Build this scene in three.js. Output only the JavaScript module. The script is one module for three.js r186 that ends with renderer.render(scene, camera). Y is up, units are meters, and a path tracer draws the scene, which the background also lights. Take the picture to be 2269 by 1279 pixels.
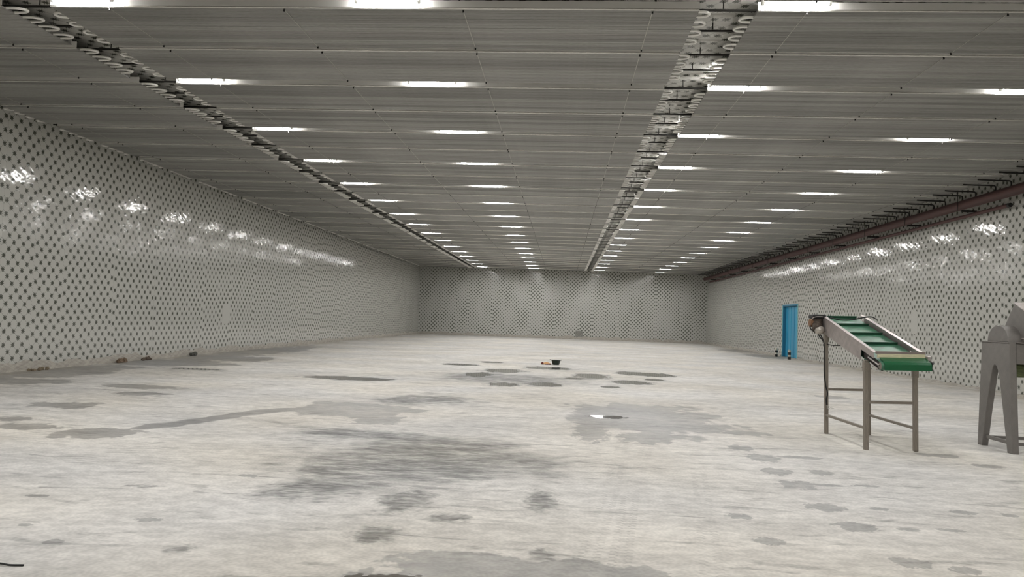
import * as THREE from 'three';
import { RoundedBoxGeometry } from 'three/addons/geometries/RoundedBoxGeometry.js';
import { mergeGeometries } from 'three/addons/utils/BufferGeometryUtils.js';
import { RectAreaLightUniformsLib } from 'three/addons/lights/RectAreaLightUniformsLib.js';
import { createNoise2D } from 'simplex-noise';

// ---------------------------------------------------------------- camera, light, exposure
const scene = new THREE.Scene();
scene.background = new THREE.Color(0x000000);
const W = 2269, H = 1279;
const camera = new THREE.PerspectiveCamera(2 * Math.atan(H / 2 / 1667) * 180 / Math.PI, W / H, 0.05, 200);
camera.position.set(0, 1.5, 0);
camera.rotation.order = 'YXZ';
camera.rotation.set(0.0397, 0.0683, 0.0338);
scene.add(camera);
RectAreaLightUniformsLib.init();
const renderer = new THREE.WebGLRenderer({ antialias: true });
renderer.shadowMap.enabled = true;
renderer.toneMapping = THREE.LinearToneMapping;
renderer.toneMappingExposure = 1.0;
const LAMP_LIGHT = 146;      // radiance of the downward face of each batten
const LAMP_GLOW = 150;        // what the eye sees of the diffuser
const LAMP_COLOR = new THREE.Color(1.0, 0.99, 0.972);

// ---------------------------------------------------------------- sizes of the room (metres)
const XL = -11.68, XR = 11.37, ZB = -60.5, ZF = 6.0;     // inner faces of the walls
const FILM = 5.62;                                       // lining of the ceiling
const P = 5.38;                                          // underside of the finned pipes
const Z0 = -9.14, HALF = 1.614;                          // first lamp row in view, half the distance between lamp rows
const LAMP_X = [-6.308, -2.309, 2.697, 7.258];
const BANKS = [
  { x0: -11.25, x1: -7.50, name: 'bank along the plain wall' },
  { x0: -6.83, x1: 1.57, name: 'middle bank' },
  { x0: 2.28, x1: 10.6, name: 'bank along the door wall' },
];

// ---------------------------------------------------------------- helpers
let seed = 12345;
const rnd = () => { seed = (seed * 1664525 + 1013904223) >>> 0; return seed / 4294967296; };
const noise = createNoise2D(rnd), noise2 = createNoise2D(rnd);
const V = (x, y, z) => new THREE.Vector3(x, y, z);
const clamp = (x, a = 0, b = 1) => Math.min(b, Math.max(a, x));
const smooth = (a, b, x) => { const t = clamp((x - a) / (b - a)); return t * t * (3 - 2 * t); };
const taken = {};
function numbered(name) { const n = taken[name] = (taken[name] ?? -1) + 1; return n ? `${name}_${String(n).padStart(3, '0')}` : name; }
function tag(o, label, category, group) { o.userData.label = label; o.userData.category = category; if (group) o.userData.group = group; return o; }
function thing(name, label, category, [x, y, z] = [0, 0, 0], turn = 0, group) {
  const o = new THREE.Group(); o.name = numbered(name); o.position.set(x, y, z); o.rotation.y = turn; scene.add(o);
  return tag(o, label, category, group);
}
function part(parent, name, geo, mat, pos, label) {
  const m = new THREE.Mesh(geo, mat); m.name = name; if (pos) m.position.set(...pos); if (label) m.userData.label = label;
  parent.add(m); return m;
}
function struct(name, geo, mat, parent) {
  const m = geo ? new THREE.Mesh(geo, mat) : new THREE.Group(); m.name = name; m.userData.kind = 'structure'; (parent ?? scene).add(m); return m;
}
function box(w, h, d, x = 0, y = 0, z = 0, r = 0) {
  const g = r ? new RoundedBoxGeometry(w, h, d, 2, r) : new THREE.BoxGeometry(w, h, d);
  return g.translate(x, y, z);
}
function tube(pts, r, seg = 24, rad = 8) { return new THREE.TubeGeometry(new THREE.CatmullRomCurve3(pts.map(p => V(...p)), false, 'centripetal'), seg, r, rad, false); }
function merge(list) { return mergeGeometries(list.map(g => (g.index ? g.toNonIndexed() : g))); }
// closed outline in (z, y), extruded along x from x0 to x1, flat faces, uv in metres along x and around the outline
function extrudeX(outline, x0, x1, caps = true) {
  const pos = [], uv = []; let run = 0; const n = outline.length;
  for (let i = 0; i < n; i++) {
    const [z0, y0] = outline[i], [z1, y1] = outline[(i + 1) % n], l = Math.hypot(z1 - z0, y1 - y0);
    pos.push(x0, y0, z0, x1, y0, z0, x1, y1, z1, x0, y0, z0, x1, y1, z1, x0, y1, z1);
    uv.push(x0, run, x1, run, x1, run + l, x0, run, x1, run + l, x0, run + l); run += l;
  }
  if (caps) {
    const v2 = outline.map(([z, y]) => new THREE.Vector2(z, y));
    for (const t of THREE.ShapeUtils.triangulateShape(v2, [])) for (const [x, order] of [[x0, [0, 1, 2]], [x1, [2, 1, 0]]])
      for (const k of order) { pos.push(x, v2[t[k]].y, v2[t[k]].x); uv.push(v2[t[k]].x, v2[t[k]].y); }
  }
  const g = new THREE.BufferGeometry();
  g.setAttribute('position', new THREE.Float32BufferAttribute(pos, 3)); g.setAttribute('uv', new THREE.Float32BufferAttribute(uv, 2));
  g.computeVertexNormals(); return g;
}
// outline in (z, y) with bevelled edges, extruded along +x from x0 by d
function plateX(outline, x0, d, bevel = 0.004, holes = []) {
  const s = new THREE.Shape(outline.map(([z, y]) => new THREE.Vector2(-z, y)));
  for (const h of holes) s.holes.push(new THREE.Path(h.map(([z, y]) => new THREE.Vector2(-z, y))));
  const g = new THREE.ExtrudeGeometry(s, { depth: d - 2 * bevel, bevelEnabled: bevel > 0, bevelSize: bevel, bevelThickness: bevel, bevelSegments: 2, bevelOffset: -bevel, curveSegments: 16 });
  return g.rotateY(Math.PI / 2).translate(x0 + bevel, 0, 0);
}
function dataTex(w, h, fill, srgb) {
  const d = new Uint8Array(w * h * 4);
  for (let j = 0; j < h; j++) for (let i = 0; i < w; i++) { const c = fill(i, j), k = (j * w + i) * 4; d[k] = c[0]; d[k + 1] = c[1]; d[k + 2] = c[2]; d[k + 3] = 255; }
  const t = new THREE.DataTexture(d, w, h); t.magFilter = t.minFilter = THREE.LinearFilter; t.wrapS = t.wrapT = THREE.RepeatWrapping;
  if (srgb) t.colorSpace = THREE.SRGBColorSpace; t.needsUpdate = true; return t;
}
// noise that repeats over [0,1) x [0,1)
function tiled(u, v, fu, fv, f = noise) {
  const a = u * Math.PI * 2, b = v * Math.PI * 2, ru = fu / (2 * Math.PI), rv = fv / (2 * Math.PI);
  return 0.5 * (f(Math.cos(a) * ru + 7 + Math.cos(b) * rv, Math.sin(a) * ru + Math.sin(b) * rv * 1.3) + f(Math.sin(a) * ru * 1.1 - Math.sin(b) * rv, Math.cos(b) * rv - Math.cos(a) * ru + 3));
}
const std = o => new THREE.MeshPhysicalMaterial(o);

// ---------------------------------------------------------------- materials
// the printed lining film: dark asterisk flowers joined by a net of thin lines, one board (1 m) wide, four repeats high
const PITCH = 0.28, ROW = 0.29;
function filmTexture() {
  const w = 640, h = 742, s = 640, c = document.createElement('canvas'); c.width = w; c.height = h; const g = c.getContext('2d');
  g.fillStyle = '#b9b8b2'; g.fillRect(0, 0, w, h);
  g.strokeStyle = 'rgba(84,86,76,0.6)'; g.lineWidth = 4;
  const ox = 0.08 * s, px = PITCH * s, py = h / 4;
  for (let i = -2; i < 9; i++) for (let j = -2; j < 11; j++) {
    if ((i + j) & 1) continue; const x = ox + i * px / 2, y = j * py / 2;
    for (const k of [-1, 1]) { g.beginPath(); g.moveTo(x, y); g.lineTo(x + px / 2, y + k * py / 2); g.stroke(); }
  }
  for (let i = 0; i < 7; i++) for (let j = -2; j < 11; j++) {
    if ((i + j) & 1) continue; const x = ox + i * px / 2, y = j * py / 2, r = 0.05 * s;
    g.strokeStyle = '#51534a'; g.lineWidth = 0.019 * s; g.lineCap = 'round';
    for (let k = 0; k < 4; k++) { const a = k * Math.PI / 4 + 0.2; g.beginPath(); g.moveTo(x - Math.cos(a) * r, y - Math.sin(a) * r); g.lineTo(x + Math.cos(a) * r, y + Math.sin(a) * r); g.stroke(); }
    g.fillStyle = '#4b4d45'; g.beginPath(); g.arc(x, y, 0.035 * s, 0, 7); g.fill();
  }
  const t = new THREE.CanvasTexture(c); t.colorSpace = THREE.SRGBColorSpace; t.wrapS = t.wrapT = THREE.RepeatWrapping; return t;
}
const FILM_TEX = filmTexture();
FILM_TEX.repeat.set(1, 1 / (4 * ROW));
const WAVE = dataTex(512, 512, (i, j) => {
  const u = i / 512, v = j / 512;
  const a = 128 + 66 * tiled(u, v, 5, 9) + 24 * tiled(u, v, 13, 20, noise2);
  return [a, a, a];
});
WAVE.repeat.set(1 / 2.2, 1 / 2.2);
const filmMat = tint => std({ map: FILM_TEX, color: tint, roughness: 0.085, bumpMap: WAVE, bumpScale: 0.004, ior: 1.5 });
const FILM_SIDE = filmMat(0xffffff), FILM_BACK = FILM_SIDE, FILM_CEIL = FILM_SIDE;
const STREAK = dataTex(512, 512, (i, j) => {
  const u = i / 512, v = j / 512;
  const a = 214 + 20 * tiled(u, v, 2.5, 34) + 13 * tiled(u, v, 5, 90, noise2) + 9 * tiled(u, v, 30, 12);
  return [a, a, a * 0.985];
}, true);
STREAK.repeat.set(1 / 3.4, 1 / 0.9);
const ALU = [0xb5b4b2, 0xa6a5a3, 0xbcbbb9, 0x9e9d9b, 0xb0aeac].map(c => std({ color: c, map: STREAK, metalness: 0.55, roughness: 0.5 }));
const ALU_CLEAN = std({ color: 0xe8e6e1, metalness: 0.25, roughness: 0.3 });
const EDGE = std({ color: 0xe0deda, metalness: 0.2, roughness: 0.4 });
const BEAD = std({ color: 0xd2d0cb, metalness: 0.8, roughness: 0.24 });
const STRAP = std({ color: 0xb5b2ab, metalness: 0.6, roughness: 0.4 });
const BLACK_IRON = std({ color: 0x1d1b18, metalness: 0.2, roughness: 0.6 });
const BOLT = std({ color: 0x161412, metalness: 0.4, roughness: 0.5 });
const WHITE_PLASTIC = std({ color: 0xe8e8e4, roughness: 0.4 });
const GLOW = new THREE.MeshStandardMaterial({ color: 0xffffff, emissive: LAMP_COLOR, emissiveIntensity: LAMP_GLOW, roughness: 0.5 });
const mottle = (base, amp, n = 256, fu = 6, fv = 6) => dataTex(n, n, (i, j) => {
  const u = i / n, v = j / n, t = amp * (0.6 * tiled(u, v, fu, fv) + 0.3 * tiled(u, v, fu * 4, fv * 4, noise2) + 0.2 * tiled(u, v, fu * 12, fv * 12));
  return base.map(b => clamp(b * (1 + t), 0, 255));
}, true);
const RED_PAINT = std({ map: mottle([70, 42, 39], 0.3), roughness: 0.6 });
const STEEL = std({ map: mottle([168, 160, 156], 0.12), metalness: 0.55, roughness: 0.38 });
const STEEL_LEG = std({ map: mottle([132, 124, 114], 0.25, 256, 8, 8), metalness: 0.4, roughness: 0.5 });
const GREY_PAINT = std({ map: mottle([116, 112, 108], 0.08), metalness: 0.25, roughness: 0.5 });
const CEMENT = std({ map: mottle([162, 157, 148], 0.22, 256, 5, 5), roughness: 0.95 });
const BELT = std({ map: mottle([58, 104, 80], 0.3, 256, 5, 5), roughness: 0.42 });
const BELT_NEW = std({ color: 0x175534, roughness: 0.2 });
const CLEAT = std({ color: 0x17402c, roughness: 0.4 });
const RUBBER = std({ color: 0x171614, roughness: 0.6 });

// ---------------------------------------------------------------- floor
// wet and worn marks of the concrete, in metres: kind (p water, d damp, s scuffed) x z half-width half-depth
const MARKS = `p -4.94 -17.07 0.98 0.47;p -2.16 -19.72 0.35 0.78;p -1.60 -21.44 0.58 0.73;p -0.39 -23.38 0.70 0.65;p 0.85 -20.65 0.47 0.93;p 2.08 -22.36 0.46 0.79;p 2.71 -22.15 0.59 0.77;p 1.77 -19.02 0.51 0.57;p -1.29 -17.06 0.36 0.46;p -0.38 -17.49 0.40 0.55;p 1.14 -17.46 0.21 0.30;p 0.38 -19.62 0.26 0.30;p 2.48 -20.22 0.26 0.32;p -8.95 -17.90 0.66 0.26;p -3.15 -23.50 0.56 0.44;p -2.33 -25.32 0.38 0.38
s -1.27 -18.94 1.92 1.87;d -7.27 -10.69 0.56 0.38;d -6.98 -9.26 0.29 0.21;d -5.37 -8.49 0.50 0.44;d -6.41 -8.73 0.41 0.25;d -3.22 -11.56 1.12 0.92;d -2.58 -10.60 0.38 0.54;d -7.18 -12.50 0.46 0.32;d -7.79 -13.55 0.84 0.38;d -10.08 -13.67 0.85 0.62;d -10.3 -22.21 1.63 1.62;d -10.5 -19.60 1.81 1.26;d -11 -16 1.2 2.2;d -10.8 -27 1.1 5
s -1.25 -7.9 1.35 1.3;s -1.97 -9.13 0.88 0.40;s -1.25 -8.82 1.06 0.37;s -1.68 -7.25 1.05 0.96;s -1.95 -6.40 0.46 0.49;s -1.21 -6.07 0.22 0.44;s -2.22 -6.17 0.34 0.31;s -2.63 -9.30 0.62 0.42;s -2.35 -13.44 0.97 1.01
d 1.36 -12.15 1.29 1.95;p 0.75 -12.00 0.30 0.20;d 0.43 -10.28 0.24 0.84;d 1.12 -9.94 0.35 0.46;s -1.23 -5.11 0.18 0.21;d -0.46 -4.50 0.60 0.36;p -0.90 -4.25 0.28 0.12;d 0.16 -4.60 0.49 0.21;s -0.09 -4.86 0.09 0.14;s -0.79 -5.66 0.17 0.15;s -0.13 -6.30 0.15 0.39
d 2.23 -9.51 0.17 0.21;d 2.34 -8.86 0.21 0.27;d 2.78 -9.01 0.31 0.11;d 2.27 -8.08 0.16 0.20;d 2.74 -8.12 0.12 0.15;d 2.30 -7.44 0.19 0.19;d 2.58 -7.50 0.17 0.06;d 2.26 -6.56 0.17 0.15;d 1.44 -6.11 0.10 0.09;d 2.29 -5.97 0.17 0.15;d 1.49 -5.45 0.11 0.09;d 2.30 -5.12 0.14 0.10;d 2.60 -5.02 0.10 0.08;d 4.64 -9.60 0.28 0.14;d 4.87 -9.00 0.18 0.12;d 2.72 -6.61 0.09 0.06;d 3.41 -6.63 0.11 0.07;d 2.67 -5.97 0.08 0.05;d 3.01 -6.02 0.10 0.05;d 3.77 -6.60 0.07 0.07;d 2.98 -7.55 0.15 0.05
d -4.01 -5.64 0.10 0.05;d -2.86 -5.17 0.09 0.06;d -3.56 -4.90 0.06 0.03;d -3.16 -4.59 0.07 0.05;s -2.34 -4.60 0.10 0.10;d -2.78 -6.68 0.10 0.06;s -3.44 -6.12 0.15 0.06;d 2.60 -10.84 0.38 0.23;d 2.21 -11.39 0.40 0.30;d 10.48 -39.30 1.0 3.03;d 10.73 -46.27 1.2 3.36;d 5.96 -17.16 0.40 0.45`
  .split(/[;\n]/).map(t => { const [k, ...n] = t.trim().split(' '); return [k, ...n.map(Number)]; });
// a trickle and trowel lines (polylines, half-width) and tyre tracks
const TRICKLE = [[[-5.09, -9.10], [-4.74, -9.81], [-4.47, -10.78], [-3.91, -11.49]]];
const TROWEL = [[[-4.19, -5.91], [-3.56, -6.01]], [[-2.95, -6.01], [-1.86, -6.01]], [[-1.66, -5.19], [-0.7, -5.1], [0.06, -5.13]], [[0.02, -6.03], [1.15, -6.02]], [[-3.24, -6.67], [-2.4, -6.67]], [[1.29, -13.7], [3.28, -12.23]], [[-0.48, -8.29], [0.99, -7.89]]];
const TRACKS = [[[1.27, -10.45], [0.68, -6.98], [0.37, -4.53]], [[0.89, -10.34], [0.45, -6.58], [0.16, -4.49]], [[1.62, -9.12], [1.22, -6.42], [0.94, -4.62]]];
function segDist(x, z, a, b) {
  const dx = b[0] - a[0], dz = b[1] - a[1], l2 = dx * dx + dz * dz, t = clamp(((x - a[0]) * dx + (z - a[1]) * dz) / l2);
  return [Math.hypot(x - a[0] - t * dx, z - a[1] - t * dz), t * Math.sqrt(l2)];
}
function floorTile(x0, x1, z0, z1, w, h) {   // z0 nearer the camera than z1
  const sx = (x1 - x0) / w, sz = (z1 - z0) / h, N = w * h;
  const damp = new Float32Array(N), water = new Float32Array(N), scuff = new Float32Array(N), fine = new Float32Array(N);
  const over = (cx, cz, rx, rz, f) => {
    const i0 = Math.max(0, Math.floor((cx - rx - x0) / sx)), i1 = Math.min(w - 1, Math.ceil((cx + rx - x0) / sx));
    const a = (cz + rz - z0) / sz, b = (cz - rz - z0) / sz, j0 = Math.max(0, Math.floor(Math.min(a, b))), j1 = Math.min(h - 1, Math.ceil(Math.max(a, b)));
    for (let j = j0; j <= j1; j++) for (let i = i0; i <= i1; i++) f(j * w + i, x0 + (i + 0.5) * sx, z0 + (j + 0.5) * sz);
  };
  for (const [k, cx, cz, rx, rz] of MARKS) over(cx, cz, rx * 1.6, rz * 1.6, (n, x, z) => {
    const q = 1 / Math.max(rx, 0.12), r = Math.hypot((x - cx) / rx, (z - cz) / rz);
    const e = 1 - r + (k === 'p' ? 0.22 : 0.27) * noise((x + cx) * q * 1.3, (z - cz) * q * 0.9 + 5) + 0.14 * noise2(x * q * 4, z * q * 4) + (k === 'p' ? 0.02 : 0.035) * noise(x * 26, z * 22);
    if (k === 'p') { water[n] = Math.max(water[n], smooth(0, 0.07, e)); damp[n] = Math.max(damp[n], smooth(-0.25, -0.05, e)); }
    else if (k === 'd') damp[n] = Math.max(damp[n], smooth(0, 0.13, e) * (0.85 + 0.15 * noise(x * 3, z * 3)));
    else scuff[n] = Math.max(scuff[n], smooth(-0.2, 0.6, e) * clamp(0.6 + 0.3 * noise(x * 1.3, z * 3.6) + 0.3 * noise2(x * 3.2, z * 13) + 0.2 * noise(x * 9, z * 34)));
  });
  for (const l of TRICKLE) for (let s = 1; s < l.length; s++) over((l[s][0] + l[s - 1][0]) / 2, (l[s][1] + l[s - 1][1]) / 2, 1.2, 1.2, (n, x, z) => {
    const d = segDist(x, z, l[s - 1], l[s])[0]; damp[n] = Math.max(damp[n], smooth(0.0, 0.05, 0.22 + 0.07 * noise(x * 2, z * 2) - d));
  });
  for (const l of TROWEL) for (let s = 1; s < l.length; s++) over((l[s][0] + l[s - 1][0]) / 2, (l[s][1] + l[s - 1][1]) / 2, 1.3, 1.0, (n, x, z) => {
    const d = segDist(x, z, l[s - 1], l[s])[0]; scuff[n] = Math.max(scuff[n], smooth(0, 0.03, 0.022 + 0.016 * noise(x * 3, z * 9) - d) * (0.4 + 0.3 * noise2(x * 2.5, z * 2)));
  });
  for (const l of TRACKS) for (let s = 1; s < l.length; s++) over((l[s][0] + l[s - 1][0]) / 2, (l[s][1] + l[s - 1][1]) / 2, 0.8, 2.4, (n, x, z) => {
    const [d, t] = segDist(x, z, l[s - 1], l[s]); const tread = Math.max(0, Math.sin(t * 95 + (d > 0.035 ? 2 : 0))) * (0.5 + 0.5 * noise(x * 1.3, z * 0.8));
    if (d < 0.075) scuff[n] = Math.max(scuff[n], 0.26 * tread * (d > 0.018 ? 1 : 0.3));
  });
  const col = new Uint8Array(N * 4), rough = new Uint8Array(N * 4);
  for (let j = 0; j < h; j++) for (let i = 0; i < w; i++) {
    const n = j * w + i, x = x0 + (i + 0.5) * sx, z = z0 + (j + 0.5) * sz;
    const a = noise(x * 0.16 + 3, z * 0.3), b = noise2(x * 0.55, z * 1.3), c = noise(x * 1.6, z * 3.4), d = noise2(x * 5.5, z * 8.5), e = noise(x * 24, z * 27), warm = noise2(x * 0.3 + 9, z * 0.3);
    let t = 0.05 * a + 0.04 * b + 0.04 * c + 0.05 * d + 0.045 * e - 0.02;
    t -= 0.17 * smooth(0.3, 0.85, noise2(x * 0.6 - 4, z * 2.6) * 0.55 + 0.4 * noise(x * 2.1, z * 8) + 0.15 * noise2(x * 9, z * 24));      // thin darker streaks where the trowel left the paste
    let k = 1 + t; const wall = smooth(0.0, 0.9, 0.75 + 0.5 * noise(x * 2, z * 0.6) - Math.min(x - XL, XR - x)) * 0.45;   // damp dirt swept against the walls
    k *= 1 - 0.47 * scuff[n]; k *= 1 - 0.27 * Math.max(damp[n], wall * 0.8); k *= 1 - 0.24 * water[n];
    const r = 201 * k, br = wall * 12 + 3 * warm;
    col[n * 4] = clamp(r + br * 0.5, 0, 255); col[n * 4 + 1] = clamp(r * 0.982, 0, 255); col[n * 4 + 2] = clamp(r * 0.95 - br, 0, 255); col[n * 4 + 3] = 255;
    const g = 0.86 - 0.12 * scuff[n] - 0.36 * damp[n]; rough[n * 4] = rough[n * 4 + 2] = 0; rough[n * 4 + 3] = 255;
    rough[n * 4 + 1] = 255 * clamp(g * (1 - water[n]) + 0.05 * water[n]);
  }
  const mk = (data, srgb) => { const q = new THREE.DataTexture(data, w, h); q.magFilter = q.minFilter = THREE.LinearFilter; if (srgb) q.colorSpace = THREE.SRGBColorSpace; q.needsUpdate = true; return q; };
  const mat = std({ map: mk(col, true), roughnessMap: mk(rough, false), roughness: 1 });
  const g = new THREE.BufferGeometry();
  g.setAttribute('position', new THREE.Float32BufferAttribute([x0, 0, z0, x1, 0, z0, x1, 0, z1, x0, 0, z1], 3));
  g.setAttribute('normal', new THREE.Float32BufferAttribute([0, 1, 0, 0, 1, 0, 0, 1, 0, 0, 1, 0], 3));
  g.setAttribute('uv', new THREE.Float32BufferAttribute([0, 0, 1, 0, 1, 1, 0, 1], 2));
  g.setIndex([0, 1, 2, 0, 2, 3]); return [g, mat];
}
{
  const rect = (x0, x1, z0, z1) => { const g = new THREE.BufferGeometry(); g.setAttribute('position', new THREE.Float32BufferAttribute([x0, 0, z0, x1, 0, z0, x1, 0, z1, x0, 0, z1], 3)); g.setAttribute('normal', new THREE.Float32BufferAttribute([0, 1, 0, 0, 1, 0, 0, 1, 0, 0, 1, 0], 3)); g.setAttribute('uv', new THREE.Float32BufferAttribute([0, 0, 1, 0, 1, 1, 0, 1], 2)); g.setIndex([0, 1, 2, 0, 2, 3]); return g; };
  const X0 = XL - 0.15, X1 = XR + 0.35, plain = std({ color: 0xc4bfb6, roughness: 0.86 });
  const tiles = [floorTile(-6, 6, -3.4, -8, 2048, 1024), floorTile(-12, 12, -8, -22, 2048, 1400), floorTile(X0, X1, -22, ZB - 0.15, 2048, 1500)];
  const rest = [rect(X0, X1, ZF + 0.15, -3.4), rect(X0, -6, -3.4, -8), rect(6, X1, -3.4, -8), box(X1 - X0, 0.2, ZF - ZB + 0.3, (X0 + X1) / 2, -0.105, (ZF + ZB) / 2)];
  struct('floor', mergeGeometries([...tiles.map(t => t[0]), ...rest], true), [...tiles.map(t => t[1]), plain, plain, plain, plain]);
}

// ---------------------------------------------------------------- ceiling and walls
{
  const g = box(XR - XL + 0.4, 0.2, ZF - ZB + 0.4, (XR + XL) / 2, FILM + 0.1, (ZF + ZB) / 2);
  const p = g.attributes.position, uv = g.attributes.uv;
  for (let i = 0; i < p.count; i++) uv.setXY(i, p.getX(i), p.getZ(i));
  struct('ceiling', g, FILM_CEIL);
}
// one lining board: a thin slab standing on y0, its printed face towards +z, uv in metres with its own offset
function boardGeo(w, y0, y1, off) {
  const g = box(w - 0.003, y1 - y0, 0.06, 0, (y0 + y1) / 2, -0.03), p = g.attributes.position, uv = g.attributes.uv;
  for (let i = 0; i < p.count; i++) uv.setXY(i, p.getX(i) / w + 0.5, p.getY(i) + off);
  return g;
}
const BOARDS = [0, 1, 2, 3, 4, 5, 6, 7].map(k => boardGeo(1, 0, FILM, k * 0.0731 + (k % 3) * 0.11));
const CORE = std({ color: 0x9a968c, roughness: 0.9 });
function wallOf(name, along, x, zFrom, zTo, turn, mat, hole) {
  const wall = struct(name);
  const core = [];
  const dir = Math.sign(zTo - zFrom), count = Math.round(Math.abs(zTo - zFrom));
  const step = (zTo - zFrom) / count; let at = zFrom;
  for (let k = 0; k < count; k++, at += step) {
    const mid = at + step / 2, m = new THREE.Mesh(BOARDS[Math.floor(rnd() * 8)], mat); m.name = 'wall_panel';
    if (hole && mid < hole[0] && mid > hole[1]) m.geometry = boardGeo(1, hole[2], FILM, rnd());
    m.position.set(along === 'z' ? x : mid, 0, along === 'z' ? mid : x);
    m.rotation.set(0, turn + (rnd() - 0.5) * 0.006, 0); m.scale.x = Math.abs(step);
    wall.add(m);
  }
  return wall;
}
const DOOR = [-37.4, -39.8, 2.64];
const wallLeft = wallOf('wall_left', 'z', XL, ZB, ZF, Math.PI / 2, FILM_SIDE);
// the door wall is boarded in three runs, so that the door falls between boards
const wallRight = wallOf('wall_right', 'z', XR, DOOR[0], ZF, -Math.PI / 2, FILM_SIDE);
for (const [a, b, hole] of [[ZB, DOOR[1], null], [DOOR[1], DOOR[0], [DOOR[0], DOOR[1], DOOR[2]]]]) {
  const w = wallOf('run', 'z', XR, a, b, -Math.PI / 2, FILM_SIDE, hole); scene.remove(w); for (const m of [...w.children]) wallRight.add(m);
}
const wallBack = wallOf('wall_back', 'x', ZB, XL, XR, 0, FILM_BACK);
const wallFront = wallOf('wall_front', 'x', ZF, XL, XR, Math.PI, FILM_SIDE);
part(wallLeft, 'wall_core', box(0.12, FILM, ZF - ZB + 0.3, XL - 0.13, FILM / 2, (ZF + ZB) / 2), CORE);
part(wallBack, 'wall_core', box(XR - XL + 0.3, FILM, 0.12, (XR + XL) / 2, FILM / 2, ZB - 0.13), CORE);
part(wallFront, 'wall_core', box(XR - XL + 0.3, FILM, 0.12, (XR + XL) / 2, FILM / 2, ZF + 0.13), CORE);
part(wallRight, 'wall_core', merge([box(0.12, FILM, ZF - DOOR[0], XR + 0.13, FILM / 2, (ZF + DOOR[0]) / 2), box(0.12, FILM, DOOR[1] - ZB, XR + 0.13, FILM / 2, (ZB + DOOR[1]) / 2), box(0.12, FILM - DOOR[2], DOOR[0] - DOOR[1], XR + 0.13, (FILM + DOOR[2]) / 2, (DOOR[0] + DOOR[1]) / 2)]), CORE);
// repaired places without print
const BLANK = std({ color: 0xb8b7b1, roughness: 0.2 });
function ragged(w, h, d, s) { const o = []; for (let i = 0; i < 28; i++) { const a = i / 28 * Math.PI * 2, c = Math.cos(a), q = Math.sin(a), m = 1 / Math.max(Math.abs(c), Math.abs(q)) ** 0.85, r = m * (1 + 0.07 * noise(c * 3 + s, q * 3)); o.push([c * r * w / 2, q * r * h / 2]); } return plateX(o, 0, d, 0.001); }
part(wallLeft, 'blank_patch', ragged(0.56, 0.7, 0.006, 3).translate(XL - 0.001, 1.33, -25.45), BLANK, null, 'pale unprinted patch on the lining film');
part(wallRight, 'blank_patch', ragged(0.44, 0.76, 0.008, 8).translate(XR - 0.006, 1.8, -25.2), BLANK, null, 'pale unprinted patch on the lining film');
const GREY_SMEAR = std({ map: mottle([128, 127, 121], 0.2), roughness: 0.85 });
part(wallBack, 'cement_patch', ragged(0.6, 0.62, 0.008, 12).rotateY(-Math.PI / 2).translate(1.36, 0.38, ZB + 0.008), GREY_SMEAR, null, 'grey cement smear');
// rough mortar along the foot of the walls
function skirting(len, h, d, s) {
  const n = Math.round(len / 0.12), pos = [], uv = [], idx = [];
  for (let i = 0; i <= n; i++) {
    const x = i / n * len, top = h * (0.85 + 0.35 * noise(x * 0.8, s) + 0.2 * noise2(x * 3.1, s)), out = d * (1 + 0.4 * noise(x * 1.2, s + 9));
    for (const [y, z] of [[0, out * 1.5], [top * 0.45, out], [top * 0.9, out * 0.5], [top, -0.002]]) { pos.push(x - len / 2, Math.max(y, 0), z); uv.push(x * 0.8, y * 2.2 + z); }
    if (i) for (let k = 0; k < 3; k++) { const a = (i - 1) * 4 + k, b = i * 4 + k; idx.push(a, b, b + 1, a, b + 1, a + 1); }
  }
  const g = new THREE.BufferGeometry(); g.setAttribute('position', new THREE.Float32BufferAttribute(pos, 3)); g.setAttribute('uv', new THREE.Float32BufferAttribute(uv, 2)); g.setIndex(idx); g.computeVertexNormals(); return g;
}
const LZ = ZF - ZB;
struct('baseboard_left', skirting(LZ, 0.2, 0.05, 1).rotateY(Math.PI / 2).translate(XL, 0, (ZF + ZB) / 2), CEMENT);
struct('baseboard_right', merge([skirting(ZF - DOOR[0] - 0.1, 0.07, 0.03, 5).rotateY(-Math.PI / 2).translate(XR, 0, (ZF + DOOR[0] + 0.1) / 2), skirting(DOOR[1] - ZB - 0.1, 0.14, 0.04, 6).rotateY(-Math.PI / 2).translate(XR, 0, (ZB + DOOR[1] - 0.1) / 2)]), CEMENT);
struct('baseboard_back', skirting(XR - XL, 0.26, 0.06, 9).translate((XL + XR) / 2, 0, ZB), CEMENT);
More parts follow.
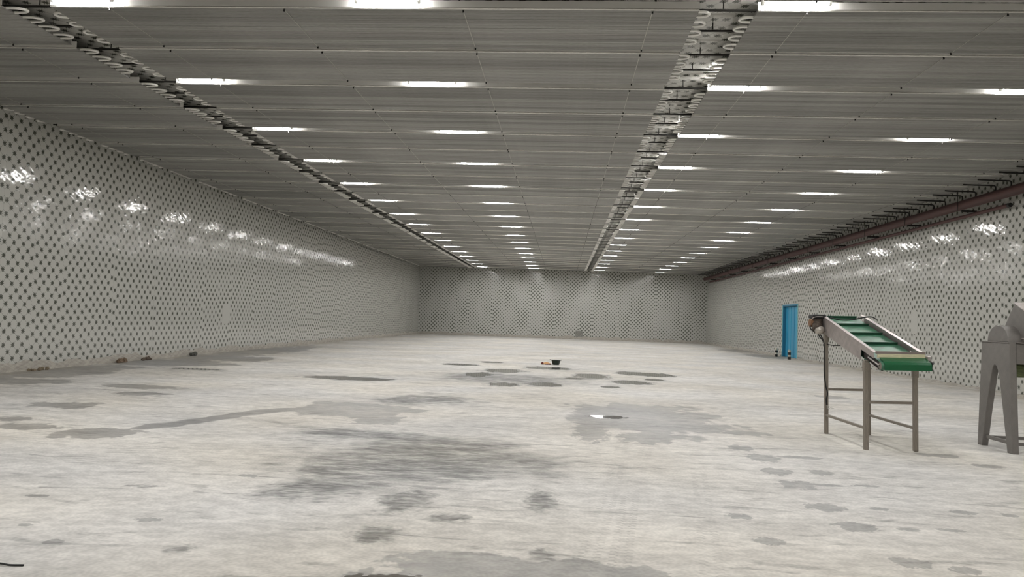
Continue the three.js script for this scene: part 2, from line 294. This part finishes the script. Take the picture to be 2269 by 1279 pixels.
// the blue door in the door wall
{
  const d = struct('door_1'); d.position.set(XR, 0, (DOOR[0] + DOOR[1]) / 2);
  const w = DOOR[0] - DOOR[1], h = DOOR[2];
  const blue = [0x2f93b8, 0x2d8db3, 0x349abd, 0x2b88ae].map(c => std({ color: c, roughness: 0.35 })), frame = std({ color: 0x6fb0b4, roughness: 0.5 }), dark = std({ color: 0x24718f, roughness: 0.5 });
  part(d, 'door_frame', merge([box(0.2, h, 0.05, 0.1, h / 2, -w / 2 + 0.025), box(0.2, h, 0.05, 0.1, h / 2, w / 2 - 0.025), box(0.2, 0.06, w, 0.1, h - 0.03, 0)]), dark);
  part(d, 'door_trim', merge([box(0.02, h + 0.05, 0.09, -0.005, h / 2, -w / 2 - 0.045), box(0.02, h + 0.05, 0.09, -0.005, h / 2, w / 2 + 0.045)]), frame);
  part(d, 'head_trim', box(0.03, 0.07, w + 0.1, -0.006, h, 0), dark);
  const n = 8, s = (w - 0.1) / n;
  for (let i = 0; i < n; i++) part(d, 'door_panel', box(0.03, h - 0.08, s - 0.012, 0.15 + (i % 2) * 0.012, (h - 0.08) / 2 + 0.015, -w / 2 + 0.05 + (i + 0.5) * s, 0.01), blue[[0, 1, 2, 0, 3, 0, 2, 1][i]]);
  part(d, 'door_back', box(0.04, h, w, 0.24, h / 2, 0), dark);
}

// ---------------------------------------------------------------- ceiling coils
const ORD = n => { const t = ['first', 'second', 'third', 'fourth', 'fifth', 'sixth', 'seventh', 'eighth', 'ninth', 'tenth', 'eleventh', 'twelfth', 'thirteenth', 'fourteenth', 'fifteenth', 'sixteenth', 'seventeenth', 'eighteenth', 'nineteenth'][n - 1]; if (t) return t; const d = n % 10; return n < 30 || n > 39 ? (n === 20 ? 'twentieth' : n === 40 ? 'fortieth' : 'twenty-' + ORD(d)) : n === 30 ? 'thirtieth' : 'thirty-' + ORD(d); };
const PP = 0.155, PW = 0.1538;
const PIPE = (() => {
  const o = [[-PW / 2, 0.003], [-PW / 2 + 0.004, 0]];
  o.push([-0.034, 0.0005]);
  for (let k = 0; k <= 6; k++) { const a = Math.PI * (1.2 + 0.6 * k / 6); o.push([Math.cos(a) * 0.036, 0.019 + Math.sin(a) * 0.0225]); }
  o.push([0.034, 0.0005], [PW / 2 - 0.004, 0], [PW / 2, 0.003], [PW / 2, 0.017]);
  for (let k = 0; k <= 4; k++) { const a = Math.PI * (0.1 + 0.8 * k / 4); o.push([Math.cos(a) * 0.017, 0.019 + Math.sin(a) * 0.017]); }
  o.push([-PW / 2, 0.017]); return o;
})();
const bendGeo = tube([[-0.03, 0, -PP / 2], [0.05, 0, -PP / 2], [0.11, 0, -PP * 0.43], [0.15, 0, -PP * 0.22], [0.16, 0, 0], [0.15, 0, PP * 0.22], [0.11, 0, PP * 0.43], [0.05, 0, PP / 2], [-0.03, 0, PP / 2]], 0.018, 26, 9);
const bendLong = bendGeo.clone().scale(1.45, 1, 1);
const bendBack = bendGeo.clone().rotateY(Math.PI);
const HANG_X = [[-10.7, -8.39], [-6.04, -3.70, -1.376, 1.0], [2.877, 5.25, 7.62, 9.98]];
const boltGeo = new THREE.CylinderGeometry(0.012, 0.012, 0.04, 6).translate(0, -0.008, 0);
for (let b = 0; b < 3; b++) {
  const bank = BANKS[b], L = bank.x1 - bank.x0, mid = (bank.x0 + bank.x1) / 2;
  const pipeGeo = extrudeX(PIPE, -L / 2, L / 2);
  const pipesGeo = merge(Array.from({ length: 9 }, (_, i) => pipeGeo.clone().translate(0, 0.002 * Math.sin(i * 2.3), (i - 4) * PP)));
  const bendAt = i => [(i % 2 ? L / 2 - 0.01 : -L / 2 + 0.01), 0.019, (i - 3.5) * PP];
  const bendsGeo = merge([0, 1, 2, 3, 4, 5, 6, 7].filter(i => b < 2 || i % 2 === 0).map(i => (i % 2 ? (b ? bendGeo : bendLong) : bendBack).clone().translate(...bendAt(i))));
  const foot = s => s * (4 * PP + PW / 2 + 0.014);                              // upright edge plate, and the rounded, polished bead along its foot
  const finGeo = s => extrudeX([[0, 0.11], [0, 0.022], [-s * 0.005, 0.022], [-s * 0.005, 0.11]].map(([z, y]) => [z + foot(s), y]), -L / 2, L / 2);
  const beadGeo = s => {
    const o = [[0, 0.022]]; for (let k = 1; k <= 6; k++) { const a = Math.PI / 2 * k / 6; o.push([-s * 0.014 * (1 - Math.cos(a)), 0.016 - 0.0175 * Math.sin(a)]); }
    o.push([-s * 0.016, 0.002], [-s * 0.006, 0.022]); return extrudeX(o.map(([z, y]) => [z + foot(s), y]), -L / 2, L / 2);
  };
  const fins = [finGeo(-1), finGeo(1)], beads = [beadGeo(-1), beadGeo(1)];
  const strapGeo = box(0.008, 0.004, 8 * PP + PW, 0, -0.002, 0);
  const strapsGeo = merge(HANG_X[b].flatMap(x => [strapGeo.clone().translate(x - mid, 0, 0), boltGeo.clone().translate(x - mid, 0, 4 * PP + 0.05).toNonIndexed(), boltGeo.clone().translate(x - mid, 0, -4 * PP - 0.05).toNonIndexed()]));
  for (let j = -7; j <= 30; j++) {
    const shift = (((j % 2) + 2) % 2 ? 1 : -1) * 0.04;                            // lamp gaps are wider than the gaps between
    const z = Z0 - HALF * j - HALF / 2 + shift;
    const seen = j + 2;
    const label = j >= -1 ? `finned aluminium ceiling coil, ${ORD(seen)} from the front, ${bank.name}` : `aluminium ceiling coil overhead, ${ORD(-1 - j)} before the visible ones, ${bank.name}`;
    const c = thing('ceiling_coil', label, 'cooling coil', [mid, P + (rnd() - 0.5) * 0.006, z], 0, `finned ceiling coils of the ${bank.name}`);
    c.rotation.x = (rnd() - 0.5) * 0.01;
    for (const g of fins) part(c, 'edge_fin', g, EDGE);
    for (const g of beads) part(c, 'edge_bead', g, BEAD);
    if (j >= -1 && j < 9) {
      for (let i = 0; i < 9; i++) { const m = part(c, 'finned_pipe', pipeGeo, ALU[Math.floor(rnd() * 5)], [0, (rnd() - 0.5) * 0.004, (i - 4) * PP]); m.rotation.x = (rnd() - 0.5) * 0.04; }
      for (let i = 0; i < 8; i++) if (b < 2 || i % 2 === 0) part(c, 'return_bend', i % 2 ? (b ? bendGeo : bendLong) : bendBack, ALU_CLEAN, bendAt(i));
      for (const x of HANG_X[b]) {
        part(c, 'hanger_strap', strapGeo, STRAP, [x - mid, -0.001, 0]);
        for (const s of [-1, 1]) part(c, 'hanger_bolt', boltGeo, BOLT, [x - mid, 0, s * (4 * PP + 0.05)]);
      }
    } else {
      part(c, 'finned_pipes', pipesGeo, ALU[Math.floor(rnd() * 5)]).userData.kind = 'stuff';
      part(c, 'return_bends', bendsGeo, ALU_CLEAN).userData.kind = 'stuff';
      part(c, 'hanger_straps', strapsGeo, BOLT).userData.kind = 'stuff';
    }
  }
}
// black bars that carry the coils, running from wall to wall over the pipes and out to the red pipe
{
  const X0 = XL + 0.12, X1 = 10.62, barGeo = box(X1 - X0, 0.024, 0.024, (X0 + X1) / 2, 0.02, 0), rod = new THREE.CylinderGeometry(0.008, 0.008, FILM - P - 0.144, 6).translate(0, 0.04 + (FILM - P - 0.144) / 2, 0);
  const branch = tube([[-0.4, 0.004, 0], [-0.3, -0.002, 0], [0, -0.008, 0], [0.32, -0.01, 0], [0.385, -0.02, 0], [0.4, -0.06, 0], [0.4, -0.141, 0]], 0.019, 24, 7);
  let n = 0, before = 0;
  for (let j = -7; j <= 30; j++) for (const f of [0.44, 1.12]) {
    const z = Z0 - HALF * j - f, seen = j >= 0;
    const label = seen ? `black carrier bar crossing the gaps between coil banks, ${ORD2(++n)} from the front` : `black square carrier bar above the coils overhead, ${ORD2(++before)} before the visible ones`;
    const bar = thing('carrier_bar', label, 'hanger bar', [0, P + 0.108, z], 0, 'black bars carrying the ceiling coils');
    part(bar, 'bar', barGeo, BLACK_IRON); for (const x of [-11.45, -7.2, 1.92, 10.58]) part(bar, 'hanger_rod', rod, BLACK_IRON, [x, 0, 0]);
    if (!seen) continue;
    const pipe = new THREE.Mesh(branch, BLACK_IRON); pipe.name = numbered('branch_pipe'); pipe.position.set(10.62, P - 0.035, z - 0.1); scene.add(pipe);
    tag(pipe, `black branch pipe joining the coils to the thick red pipe, ${ORD2(n)} from the front`, 'pipe', 'black branch pipes on the red main pipe');
  }
}
function ORD2(n) { return n < 40 ? ORD(n) : n === 40 ? 'fortieth' : n < 50 ? 'forty-' + ORD(n - 40) : n === 50 ? 'fiftieth' : n < 60 ? 'fifty-' + ORD(n - 50) : n === 60 ? 'sixtieth' : n < 70 ? 'sixty-' + ORD(n - 60) : n === 70 ? 'seventieth' : 'seventy-' + ORD(n - 70); }
// ---------------------------------------------------------------- lamps
{
  const L = 0.76, where = ['by the gap next to the plain-wall bank', 'along the middle of the middle bank', 'by the gap next to the door-wall bank', 'along the middle of the door-wall bank'];
  const diffuser = new THREE.CylinderGeometry(0.034, 0.034, L, 14, 1, false).rotateZ(Math.PI / 2);
  const housing = box(L + 0.06, 0.03, 0.06, 0, 0.045, 0, 0.008), cap = new THREE.CylinderGeometry(0.037, 0.037, 0.03, 14).rotateZ(Math.PI / 2), stem = box(0.02, FILM - P - 0.102, 0.02, 0, (FILM - P - 0.102) / 2 + 0.058, 0);
  for (let k = -4; k <= 15; k++) for (let c = 0; c < 4; c++) {
    const label = k >= 0 ? `white ceiling lamp, ${ORD(k + 1)} from the front ${where[c]}` : `lamp overhead, ${ORD(-k)} before the visible ones ${where[c]}`;
    const t = thing('ceiling_lamp', label, 'lamp', [LAMP_X[c], P + 0.044, Z0 - 2 * HALF * k], 0, `lamps ${where[c]}`);
    part(t, 'diffuser', diffuser, GLOW); part(t, 'housing', housing, WHITE_PLASTIC);
    for (const s of [-1, 1]) { part(t, 'end_cap', cap, WHITE_PLASTIC, [s * (L / 2 + 0.015), 0, 0]); part(t, 'stem', stem, WHITE_PLASTIC, [s * 0.3, 0, 0]); }
    const light = new THREE.RectAreaLight(LAMP_COLOR, LAMP_LIGHT, L, 0.055);
    light.position.set(0, -0.04, 0); light.rotation.x = -Math.PI / 2; t.add(light);
  }
}
// ---------------------------------------------------------------- red pipes along the door wall
{
  const pipe = (x, y, z0, z1, r) => new THREE.CylinderGeometry(r, r, Math.abs(z1 - z0), 20).rotateX(Math.PI / 2).translate(x, y, (z0 + z1) / 2);
  const t = thing('header_pipe', 'thick dark red main pipe running high along the door wall', 'pipe', [11.0, 0, -28]);
  part(t, 'pipe', pipe(0, 5.07, 30, -31.6, 0.13), RED_PAINT);
  const arm = box(0.42, 0.05, 0.05, 0.17, 4.9, 0), hang = new THREE.CylinderGeometry(0.009, 0.009, FILM - 4.9, 6).translate(-0.14, (FILM + 4.9) / 2, 0);
  for (let z = 29; z > -31; z -= 3.228) { part(t, 'bracket', arm, BLACK_IRON, [0, 0, z]); part(t, 'hanger_rod', hang, BLACK_IRON, [0, 0, z]); }
  const u = thing('return_pipe', 'thin dark red pipe below the thick red main pipe', 'pipe', [11.2, 0, -28]);
  part(u, 'pipe', pipe(0, 4.79, 8.2, -30.6, 0.05), RED_PAINT); part(u, 'end_cap', pipe(0, 4.79, 8.3, 8.2, 0.056), RUBBER);
}

// ---------------------------------------------------------------- belt conveyor
{
  const t = thing('belt_conveyor', 'small inclined conveyor with green cleated belt on four grey steel legs', 'conveyor', [4.147, 0, -10.496], 0.034);
  t.rotation.z = 0.018;
  const top = z => 1.24 + 0.275 * (0.896 - z), A = Math.atan(0.275);
  const XN = -0.315, XFAR = 0.298;
  // legs and stretchers
  for (const [x, z, h] of [[-0.3, -0.669, 1.46], [0.3, -0.669, 1.46], [-0.312, 0.669, 1.13], [0.3, 0.669, 1.06]]) {
    const leg = part(t, 'leg', box(0.052, h, 0.052, 0, h / 2, 0, 0.006), STEEL_LEG, [x, 0, z]);
    part(leg, 'sleeve', box(0.066, 0.12, 0.066, 0, h - 0.08, 0, 0.008), STEEL_LEG);
  }
  const rail = (l) => box(0.034, 0.034, l, 0, 0, 0, 0.004), cross = box(0.6, 0.034, 0.034, 0, 0, 0, 0.004);
  part(t, 'stretcher', rail(1.34), STEEL_LEG, [-0.3, 0.272, 0]); part(t, 'stretcher', rail(1.34), STEEL_LEG, [0.3, 0.285, 0]);
  part(t, 'stretcher', cross, STEEL_LEG, [0, 0.64, -0.669]); part(t, 'stretcher', cross, STEEL_LEG, [0, 0.602, 0.669]);
  // side plates: deep sheet, a slot near the low end, a flange folded inwards on top
  const side = [[-0.80, top(-0.80)], [0.90, top(0.90)], [0.90, top(0.90) - 0.075], [0.545, top(0.545) - 0.075], [0.53, top(0.53) - 0.215], [-0.74, top(-0.74) - 0.245], [-0.80, top(-0.80) - 0.21]];
  for (const [x, s, nm] of [[XN, 1, 'near'], [XFAR, -1, 'far']]) {
    const pl = part(t, 'side_plate', plateX(side, x - 0.004, 0.008, 0.002), STEEL);
    const fl = part(pl, 'flange', box(0.05, 0.006, 1.75 / Math.cos(A), 0, 0, 0), STEEL, [x + s * 0.021, top(0.03) + 0.001, 0.03]); fl.rotation.x = A;
  }
  // belt round two rollers
  const zr0 = -0.93, zr1 = 1.02, r = 0.052, ctr = z => [z, top(z) - 0.075 - r / Math.cos(A)];
  const loop = (rad) => { const o = []; const [a, ya] = ctr(zr0), [b, yb] = ctr(zr1);
    for (let k = 0; k <= 16; k++) { const q = Math.PI / 2 - A - Math.PI * k / 16; o.push([b + Math.cos(q) * rad, yb + Math.sin(q) * rad]); }
    for (let k = 0; k <= 16; k++) { const q = -Math.PI / 2 - A - Math.PI * k / 16; o.push([a + Math.cos(q) * rad, ya + Math.sin(q) * rad]); } return o; };
  const beltGeo = plateX(loop(r), -0.292, 0.55, 0.001, [loop(r - 0.006)]);
  { const uvp = beltGeo.attributes.position, uv = beltGeo.attributes.uv; for (let i = 0; i < uvp.count; i++) uv.setXY(i, uvp.getX(i) * 1.4, uvp.getZ(i) * 1.4 + uvp.getY(i)); }
  const belt = part(t, 'belt', beltGeo, BELT, null, 'worn green rubber belt');
  for (const z of [-0.93, -0.53, -0.10, 0.33]) { const c = part(belt, 'cleat', box(0.52, 0.036, 0.01, 0, 0.018, 0, 0.002), CLEAT, [-0.017, top(z) - 0.076, z]); c.rotation.x = A; }
  for (const z of [zr0, zr1]) part(t, 'roller', new THREE.CylinderGeometry(r - 0.007, r - 0.007, 0.57, 20).rotateZ(Math.PI / 2), STEEL_LEG, [-0.008, ctr(z)[1], z]);
  // clean green apron hanging over the low end, scraper boards above it
  const ap = [[0.90, 1.195], [0.99, 1.158], [1.062, 1.128], [1.085, 1.10], [1.085, 1.03], [1.078, 1.03], [1.078, 1.098], [1.056, 1.12], [0.985, 1.15], [0.90, 1.187]];
  part(t, 'apron', plateX(ap, -0.262, 0.56, 0.001), BELT_NEW, null, 'glossy dark green apron over the low roller');
  part(t, 'scraper_board', box(0.575, 0.055, 0.028, 0.006, 1.198, 0.925, 0.004), std({ map: mottle([196, 190, 158], 0.2), roughness: 0.8 }), null, 'cream board');
  part(t, 'end_angle', merge([box(0.59, 0.03, 0.036, 0.0, 1.238, 0.921)]), std({ map: mottle([128, 116, 110], 0.15), roughness: 0.6, metalness: 0.3 }));
  // take-up gear at the low end
  part(t, 'take_up', merge([plateX([[0.54, 1.25], [0.9, 1.15], [1.06, 1.09], [1.04, 1.02], [0.56, 1.12]], -0.285, 0.02, 0.002), plateX([[0.54, 1.25], [0.9, 1.15], [1.0, 1.12], [1.0, 1.03], [0.56, 1.12]], 0.27, 0.02, 0.002)]), std({ color: 0x2c2522, metalness: 0.4, roughness: 0.6 }), null, 'dark take-up gear');
  part(t, 'take_up_screw', tube([[-0.30, 1.17, 0.72], [-0.30, 1.085, 1.02]], 0.011, 4, 8), STEEL); part(t, 'take_up_screw', tube([[-0.305, 1.10, 0.78], [-0.305, 1.035, 1.0]], 0.008, 4, 8), STEEL);
  part(t, 'bearing_block', box(0.045, 0.075, 0.09, 0.318, 1.165, 0.95, 0.01), STEEL);
  part(t, 'bearing_bracket', plateX([[0.93, 1.16], [1.0, 1.15], [1.1, 1.125], [1.06, 1.10], [1.05, 1.06], [1.09, 1.03], [1.04, 1.025], [0.95, 1.08]], 0.30, 0.022, 0.003), RUBBER);
  // geared motor at the high end
  const mt = part(t, 'drive_motor', box(0.13, 0.15, 0.15, 0, 0, 0, 0.035), std({ map: mottle([62, 52, 44], 0.5, 128), metalness: 0.4, roughness: 0.6 }), [-0.385, 1.60, -0.80], 'grimy geared motor');
  const body = std({ map: mottle([84, 74, 66], 0.5, 128), metalness: 0.5, roughness: 0.45 });
  const axis = part(mt, 'motor_body', merge([new THREE.CylinderGeometry(0.075, 0.07, 0.13, 24).translate(0, -0.05, 0), ...[0, 1].map(i => new THREE.TorusGeometry(0.073, 0.005, 6, 24).rotateX(Math.PI / 2).translate(0, -0.1 + i * 0.08, 0))]), body, [-0.01, -0.03, 0.03]); axis.rotation.set(-0.75, 0, -0.12);
  const capm = part(mt, 'fan_cover', new THREE.LatheGeometry([[0, -0.075], [0.03, -0.073], [0.055, -0.06], [0.068, -0.03], [0.07, 0]].map(p => new THREE.Vector2(...p)), 24), std({ color: 0xb4aea6, metalness: 0.6, roughness: 0.35, side: THREE.DoubleSide }), [0, -0.1, 0.1]); capm.rotation.set(-0.75, 0, -0.12);
  part(mt, 'terminal_cover', box(0.19, 0.06, 0.2, 0.01, 0.085, 0.0, 0.02), RUBBER);
  part(mt, 'cover_rim', tube([[-0.1, 0.03, 0.07], [-0.085, 0.065, 0.09], [-0.03, 0.082, 0.1], [0.05, 0.084, 0.1]], 0.006, 14, 6), STEEL);
  part(mt, 'rusty_flange', new THREE.CylinderGeometry(0.06, 0.06, 0.05, 20).rotateZ(Math.PI / 2), std({ map: mottle([120, 88, 62], 0.35, 128), roughness: 0.8 }), [-0.075, -0.01, 0.0]);
  part(mt, 'conduit', tube([[-0.1, -0.04, 0.03], [-0.11, -0.09, 0.06], [-0.06, -0.14, 0.1], [0.02, -0.17, 0.1]], 0.009, 14, 6), RUBBER);
  // cables
  const cable = (pts, rr = 0.009, label) => part(t, 'cable', tube(pts, rr, 40, 6), RUBBER, null, label);
  cable([[-0.42, 1.46, -0.70], [-0.39, 1.39, -0.67], [-0.345, 1.32, -0.645], [-0.338, 1.1, -0.64], [-0.335, 0.85, -0.64], [-0.315, 0.68, -0.635], [-0.29, 0.58, -0.635], [-0.31, 0.5, -0.635], [-0.303, 0.42, -0.635]]);
  cable([[-0.38, 1.44, -0.72], [-0.36, 1.4, -0.69], [-0.345, 1.33, -0.65]]);
  cable([[-0.34, 1.70, -0.77], [-0.25, 1.68, -0.74], [-0.1, 1.645, -0.70], [0.06, 1.645, -0.68], [0.22, 1.68, -0.63], [0.3, 1.69, -0.56], [0.345, 1.655, -0.5]]);
  cable([[-0.3, 1.29, -0.64], [-0.24, 1.275, -0.6], [-0.14, 1.272, -0.58], [-0.1, 1.29, -0.55]], 0.006);
  for (const [a, b, c] of [[0.05, -0.06, 0.03], [0.09, -0.05, 0.05], [0.02, -0.07, 0.03]]) part(t, 'wire_end', tube([[-0.303, 0.42, -0.635], [-0.303 + a * 0.4, 0.42 + b * 0.6, -0.635 + c * 0.5], [-0.303 + a, 0.42 + b, -0.635 + c]], 0.003, 8, 5), STRAP);
}

// ---------------------------------------------------------------- grinding machine at the frame's edge
{
  const t = thing('grinding_machine', 'grey painted steel grinding machine with arched legs and a gabled hopper', 'machine', [6.1, 0, -10.37]);
  const arch = [[-0.291, 0], [-0.19, 0.5]];
  const frame = [[-0.40, 0], [-0.291, 0], [-0.2, 0.46], [-0.083, 0.955], [-0.06, 1.035], [-0.03, 1.09], [0, 1.107], [0.035, 1.09], [0.066, 1.035], [0.1, 0.955], [0.2, 0.46], [0.291, 0], [0.402, 0], [0.36, 0.7], [0.316, 1.401], [-0.316, 1.401], [-0.36, 0.7]];
  for (const x of [-0.39, 0.9]) {
    const f = part(t, 'leg_frame', plateX(frame, x, 0.085, 0.008), GREY_PAINT);
    part(f, 'top_plate', box(0.11, 0.014, 0.65, x + 0.042, 1.405, -0.01, 0.004), GREY_PAINT);
    part(f, 'stretcher', box(0.035, 0.045, 0.66, x + 0.05, 0.125, 0, 0.004), GREY_PAINT);
  }
  for (const z of [-0.30, 0.30]) part(t, 'floor_rail', box(1.3, 0.04, 0.04, 0.3, 0.115, z, 0.004), GREY_PAINT);
  const dome = []; for (let k = 0; k <= 20; k++) { const a = Math.PI * k / 20; dome.push([0.052 + Math.cos(a) * 0.238, 1.412 + Math.sin(a) * 0.212]); }
  part(t, 'shaft_guard', plateX(dome, -0.385, 0.20, 0.006), GREY_PAINT, null, 'half-round shaft guard');
  part(t, 'guard_shell', plateX(dome.map(([z, y]) => [0.052 + (z - 0.052) * 0.93, 1.412 + (y - 1.412) * 0.93]), -0.19, 0.12, 0.004), STEEL);
  part(t, 'flange_ring', new THREE.TorusGeometry(0.1, 0.012, 8, 28).scale(1, 1, 0.6).rotateX(Math.PI / 2), STEEL, [-0.13, 1.462, 0.34]);
  part(t, 'body', box(1.3, 0.27, 0.66, 0.35, 1.265, -0.02, 0.012), GREY_PAINT);
  part(t, 'body_lip', box(1.3, 0.012, 0.7, 0.35, 1.405, -0.01, 0.004), STEEL);
  part(t, 'hopper', plateX([[-0.20, 1.41], [-0.10, 1.60], [0.122, 1.912], [0.44, 1.76], [0.44, 1.62], [0.30, 1.41]], -0.22, 1.0, 0.006), GREY_PAINT);
  part(t, 'hopper_lid', (() => { const g = box(0.99, 0.012, 0.37, 0, 0, 0, 0.004); g.rotateX(Math.atan2(0.152, 0.318)); return g.translate(0.27, 1.846, 0.283); })(), STEEL);
  part(t, 'discharge_belt', box(1.1, 0.17, 0.22, 0.28, 1.04, 0.06, 0.02), std({ map: mottle([84, 92, 60], 0.6, 256, 10, 10), roughness: 0.85 }), null, 'green-stained discharge belt');
}

// ---------------------------------------------------------------- small things on the floor
function bollard(x, z, label) {
  const t = thing('bollard', label, 'bollard', [x, 0, z], 0, 'striped posts at the blue door');
  part(t, 'post', new THREE.LatheGeometry([[0.07, 0], [0.07, 0.44], [0.06, 0.455], [0, 0.46]].map(p => new THREE.Vector2(...p)), 20), std({ color: 0xbdb8a8, roughness: 0.5 }));
  for (const y of [0.07, 0.28]) part(t, 'black_band', new THREE.CylinderGeometry(0.073, 0.073, 0.125, 20, 1), RUBBER, [0, y + 0.0, 0]);
}
bollard(10.88, -39.13, 'black and white striped post beside the blue door, against the patterned wall');
bollard(10.72, -36.39, 'black and white striped post standing in front of the blue door');
{
  const t = thing('washing_basin', 'dark green plastic basin standing on the floor among the puddles', 'basin', [-0.175, 0, -25.3]);
  const prof = [[0, 0.008], [0.105, 0.008], [0.112, 0.012], [0.15, 0.145], [0.172, 0.15], [0.174, 0.156], [0.148, 0.158], [0.143, 0.15], [0.105, 0.02], [0, 0.018]].map(p => new THREE.Vector2(...p));
  part(t, 'tub', new THREE.LatheGeometry(prof, 28), std({ color: 0x14211a, roughness: 0.45, side: THREE.DoubleSide }));
  for (const s of [-1, 1]) part(t, 'handle', tube([[s * 0.15, 0.15, -0.05], [s * 0.19, 0.165, -0.03], [s * 0.2, 0.168, 0], [s * 0.19, 0.165, 0.03], [s * 0.15, 0.15, 0.05]], 0.009, 14, 6), std({ color: 0x14211a, roughness: 0.45 }));
}
{
  const t = thing('work_glove', 'flattened red-brown and tan work glove lying beside the dark basin', 'glove', [-0.5, 0, -25.28]);
  const lump = (rx, ry, rz, s) => { const g = new THREE.SphereGeometry(1, 28, 16), p = g.attributes.position; for (let i = 0; i < p.count; i++) { const x = p.getX(i), y = p.getY(i), z = p.getZ(i), k = 1 + 0.18 * noise(x * 2 + s, z * 2 + y) + 0.06 * noise2(x * 6, z * 6 + s); p.setXYZ(i, x * rx * k, Math.max(0.0, y * ry * k + ry * 0.5), z * rz * k); } g.computeVertexNormals(); return g; };
  part(t, 'palm', lump(0.13, 0.045, 0.09, 1), std({ color: 0xc59a6c, roughness: 0.9 }), [0.01, 0.004, 0]);
  const dark = std({ color: 0x5e2a26, roughness: 0.9 });
  part(t, 'cuff', lump(0.05, 0.05, 0.085, 4), dark, [-0.125, 0, 0.0]);
  for (let i = 0; i < 4; i++) part(t, 'finger', lump(0.06 - 0.006 * Math.abs(i - 1.5), 0.022, 0.02, 7 + i), dark, [0.105, 0, -0.06 + i * 0.042]);
  part(t, 'thumb', lump(0.055, 0.02, 0.02, 15), dark, [0.02, 0, 0.105]);
}
// clumps of rubbish at the foot of the plain wall
const CLUMPS = [[0.34, -15.9, 0.07], [0.2, -19.0, 0.11], [0.3, -20.2, 0.09], [0.22, -22.9, 0.13]];
const clumpLook = ['brown straw', 'rust-brown', 'dark brown', 'dark grey'], clumpCol = [0x7a6e5c, 0x71604f, 0x5b5046, 0x54544f];
CLUMPS.forEach(([w, z, h], n) => {
  const g = [];
  for (let i = 0; i < 9; i++) { const q = new THREE.DodecahedronGeometry(1, 1), p = q.attributes.position, s = h * (0.35 + 0.3 * rnd()), o = [rnd() * 20, rnd() * 20]; for (let k = 0; k < p.count; k++) { const m = 1 + 0.35 * noise(p.getX(k) * 1.5 + o[0], p.getY(k) * 1.5 + p.getZ(k) + o[1]); p.setXYZ(k, p.getX(k) * m * s * 0.8, p.getY(k) * m * s, p.getZ(k) * m * s * 1.3); } q.computeVertexNormals(); g.push(q.translate((rnd() - 0.5) * 0.1, s * 0.7, (rnd() - 0.5) * w * 1.6)); }
  const m = new THREE.Mesh(mergeGeometries(g), std({ color: clumpCol[n], roughness: 1 })); m.name = numbered('rubbish_clump'); m.position.set(XL + 0.2, 0, z); scene.add(m);
  tag(m, `${clumpLook[n]} clump of rubbish at the foot of the plain wall`, 'rubbish', 'rubbish along the plain wall');
});
{
  const m = new THREE.Mesh(tube([[-0.12, 0.008, 0.02], [-0.05, 0.012, 0.0], [0.02, 0.008, 0.004], [0.09, 0.006, -0.012]], 0.006, 20, 6), RUBBER); m.name = 'twig'; m.position.set(-3.1, 0, -4.13); scene.add(m);
  tag(m, 'thin black twig lying alone on the bare concrete floor', 'twig');
}

scene.traverse(o => { if (o.isMesh) { o.castShadow = true; o.receiveShadow = true; } });
renderer.render(scene, camera);
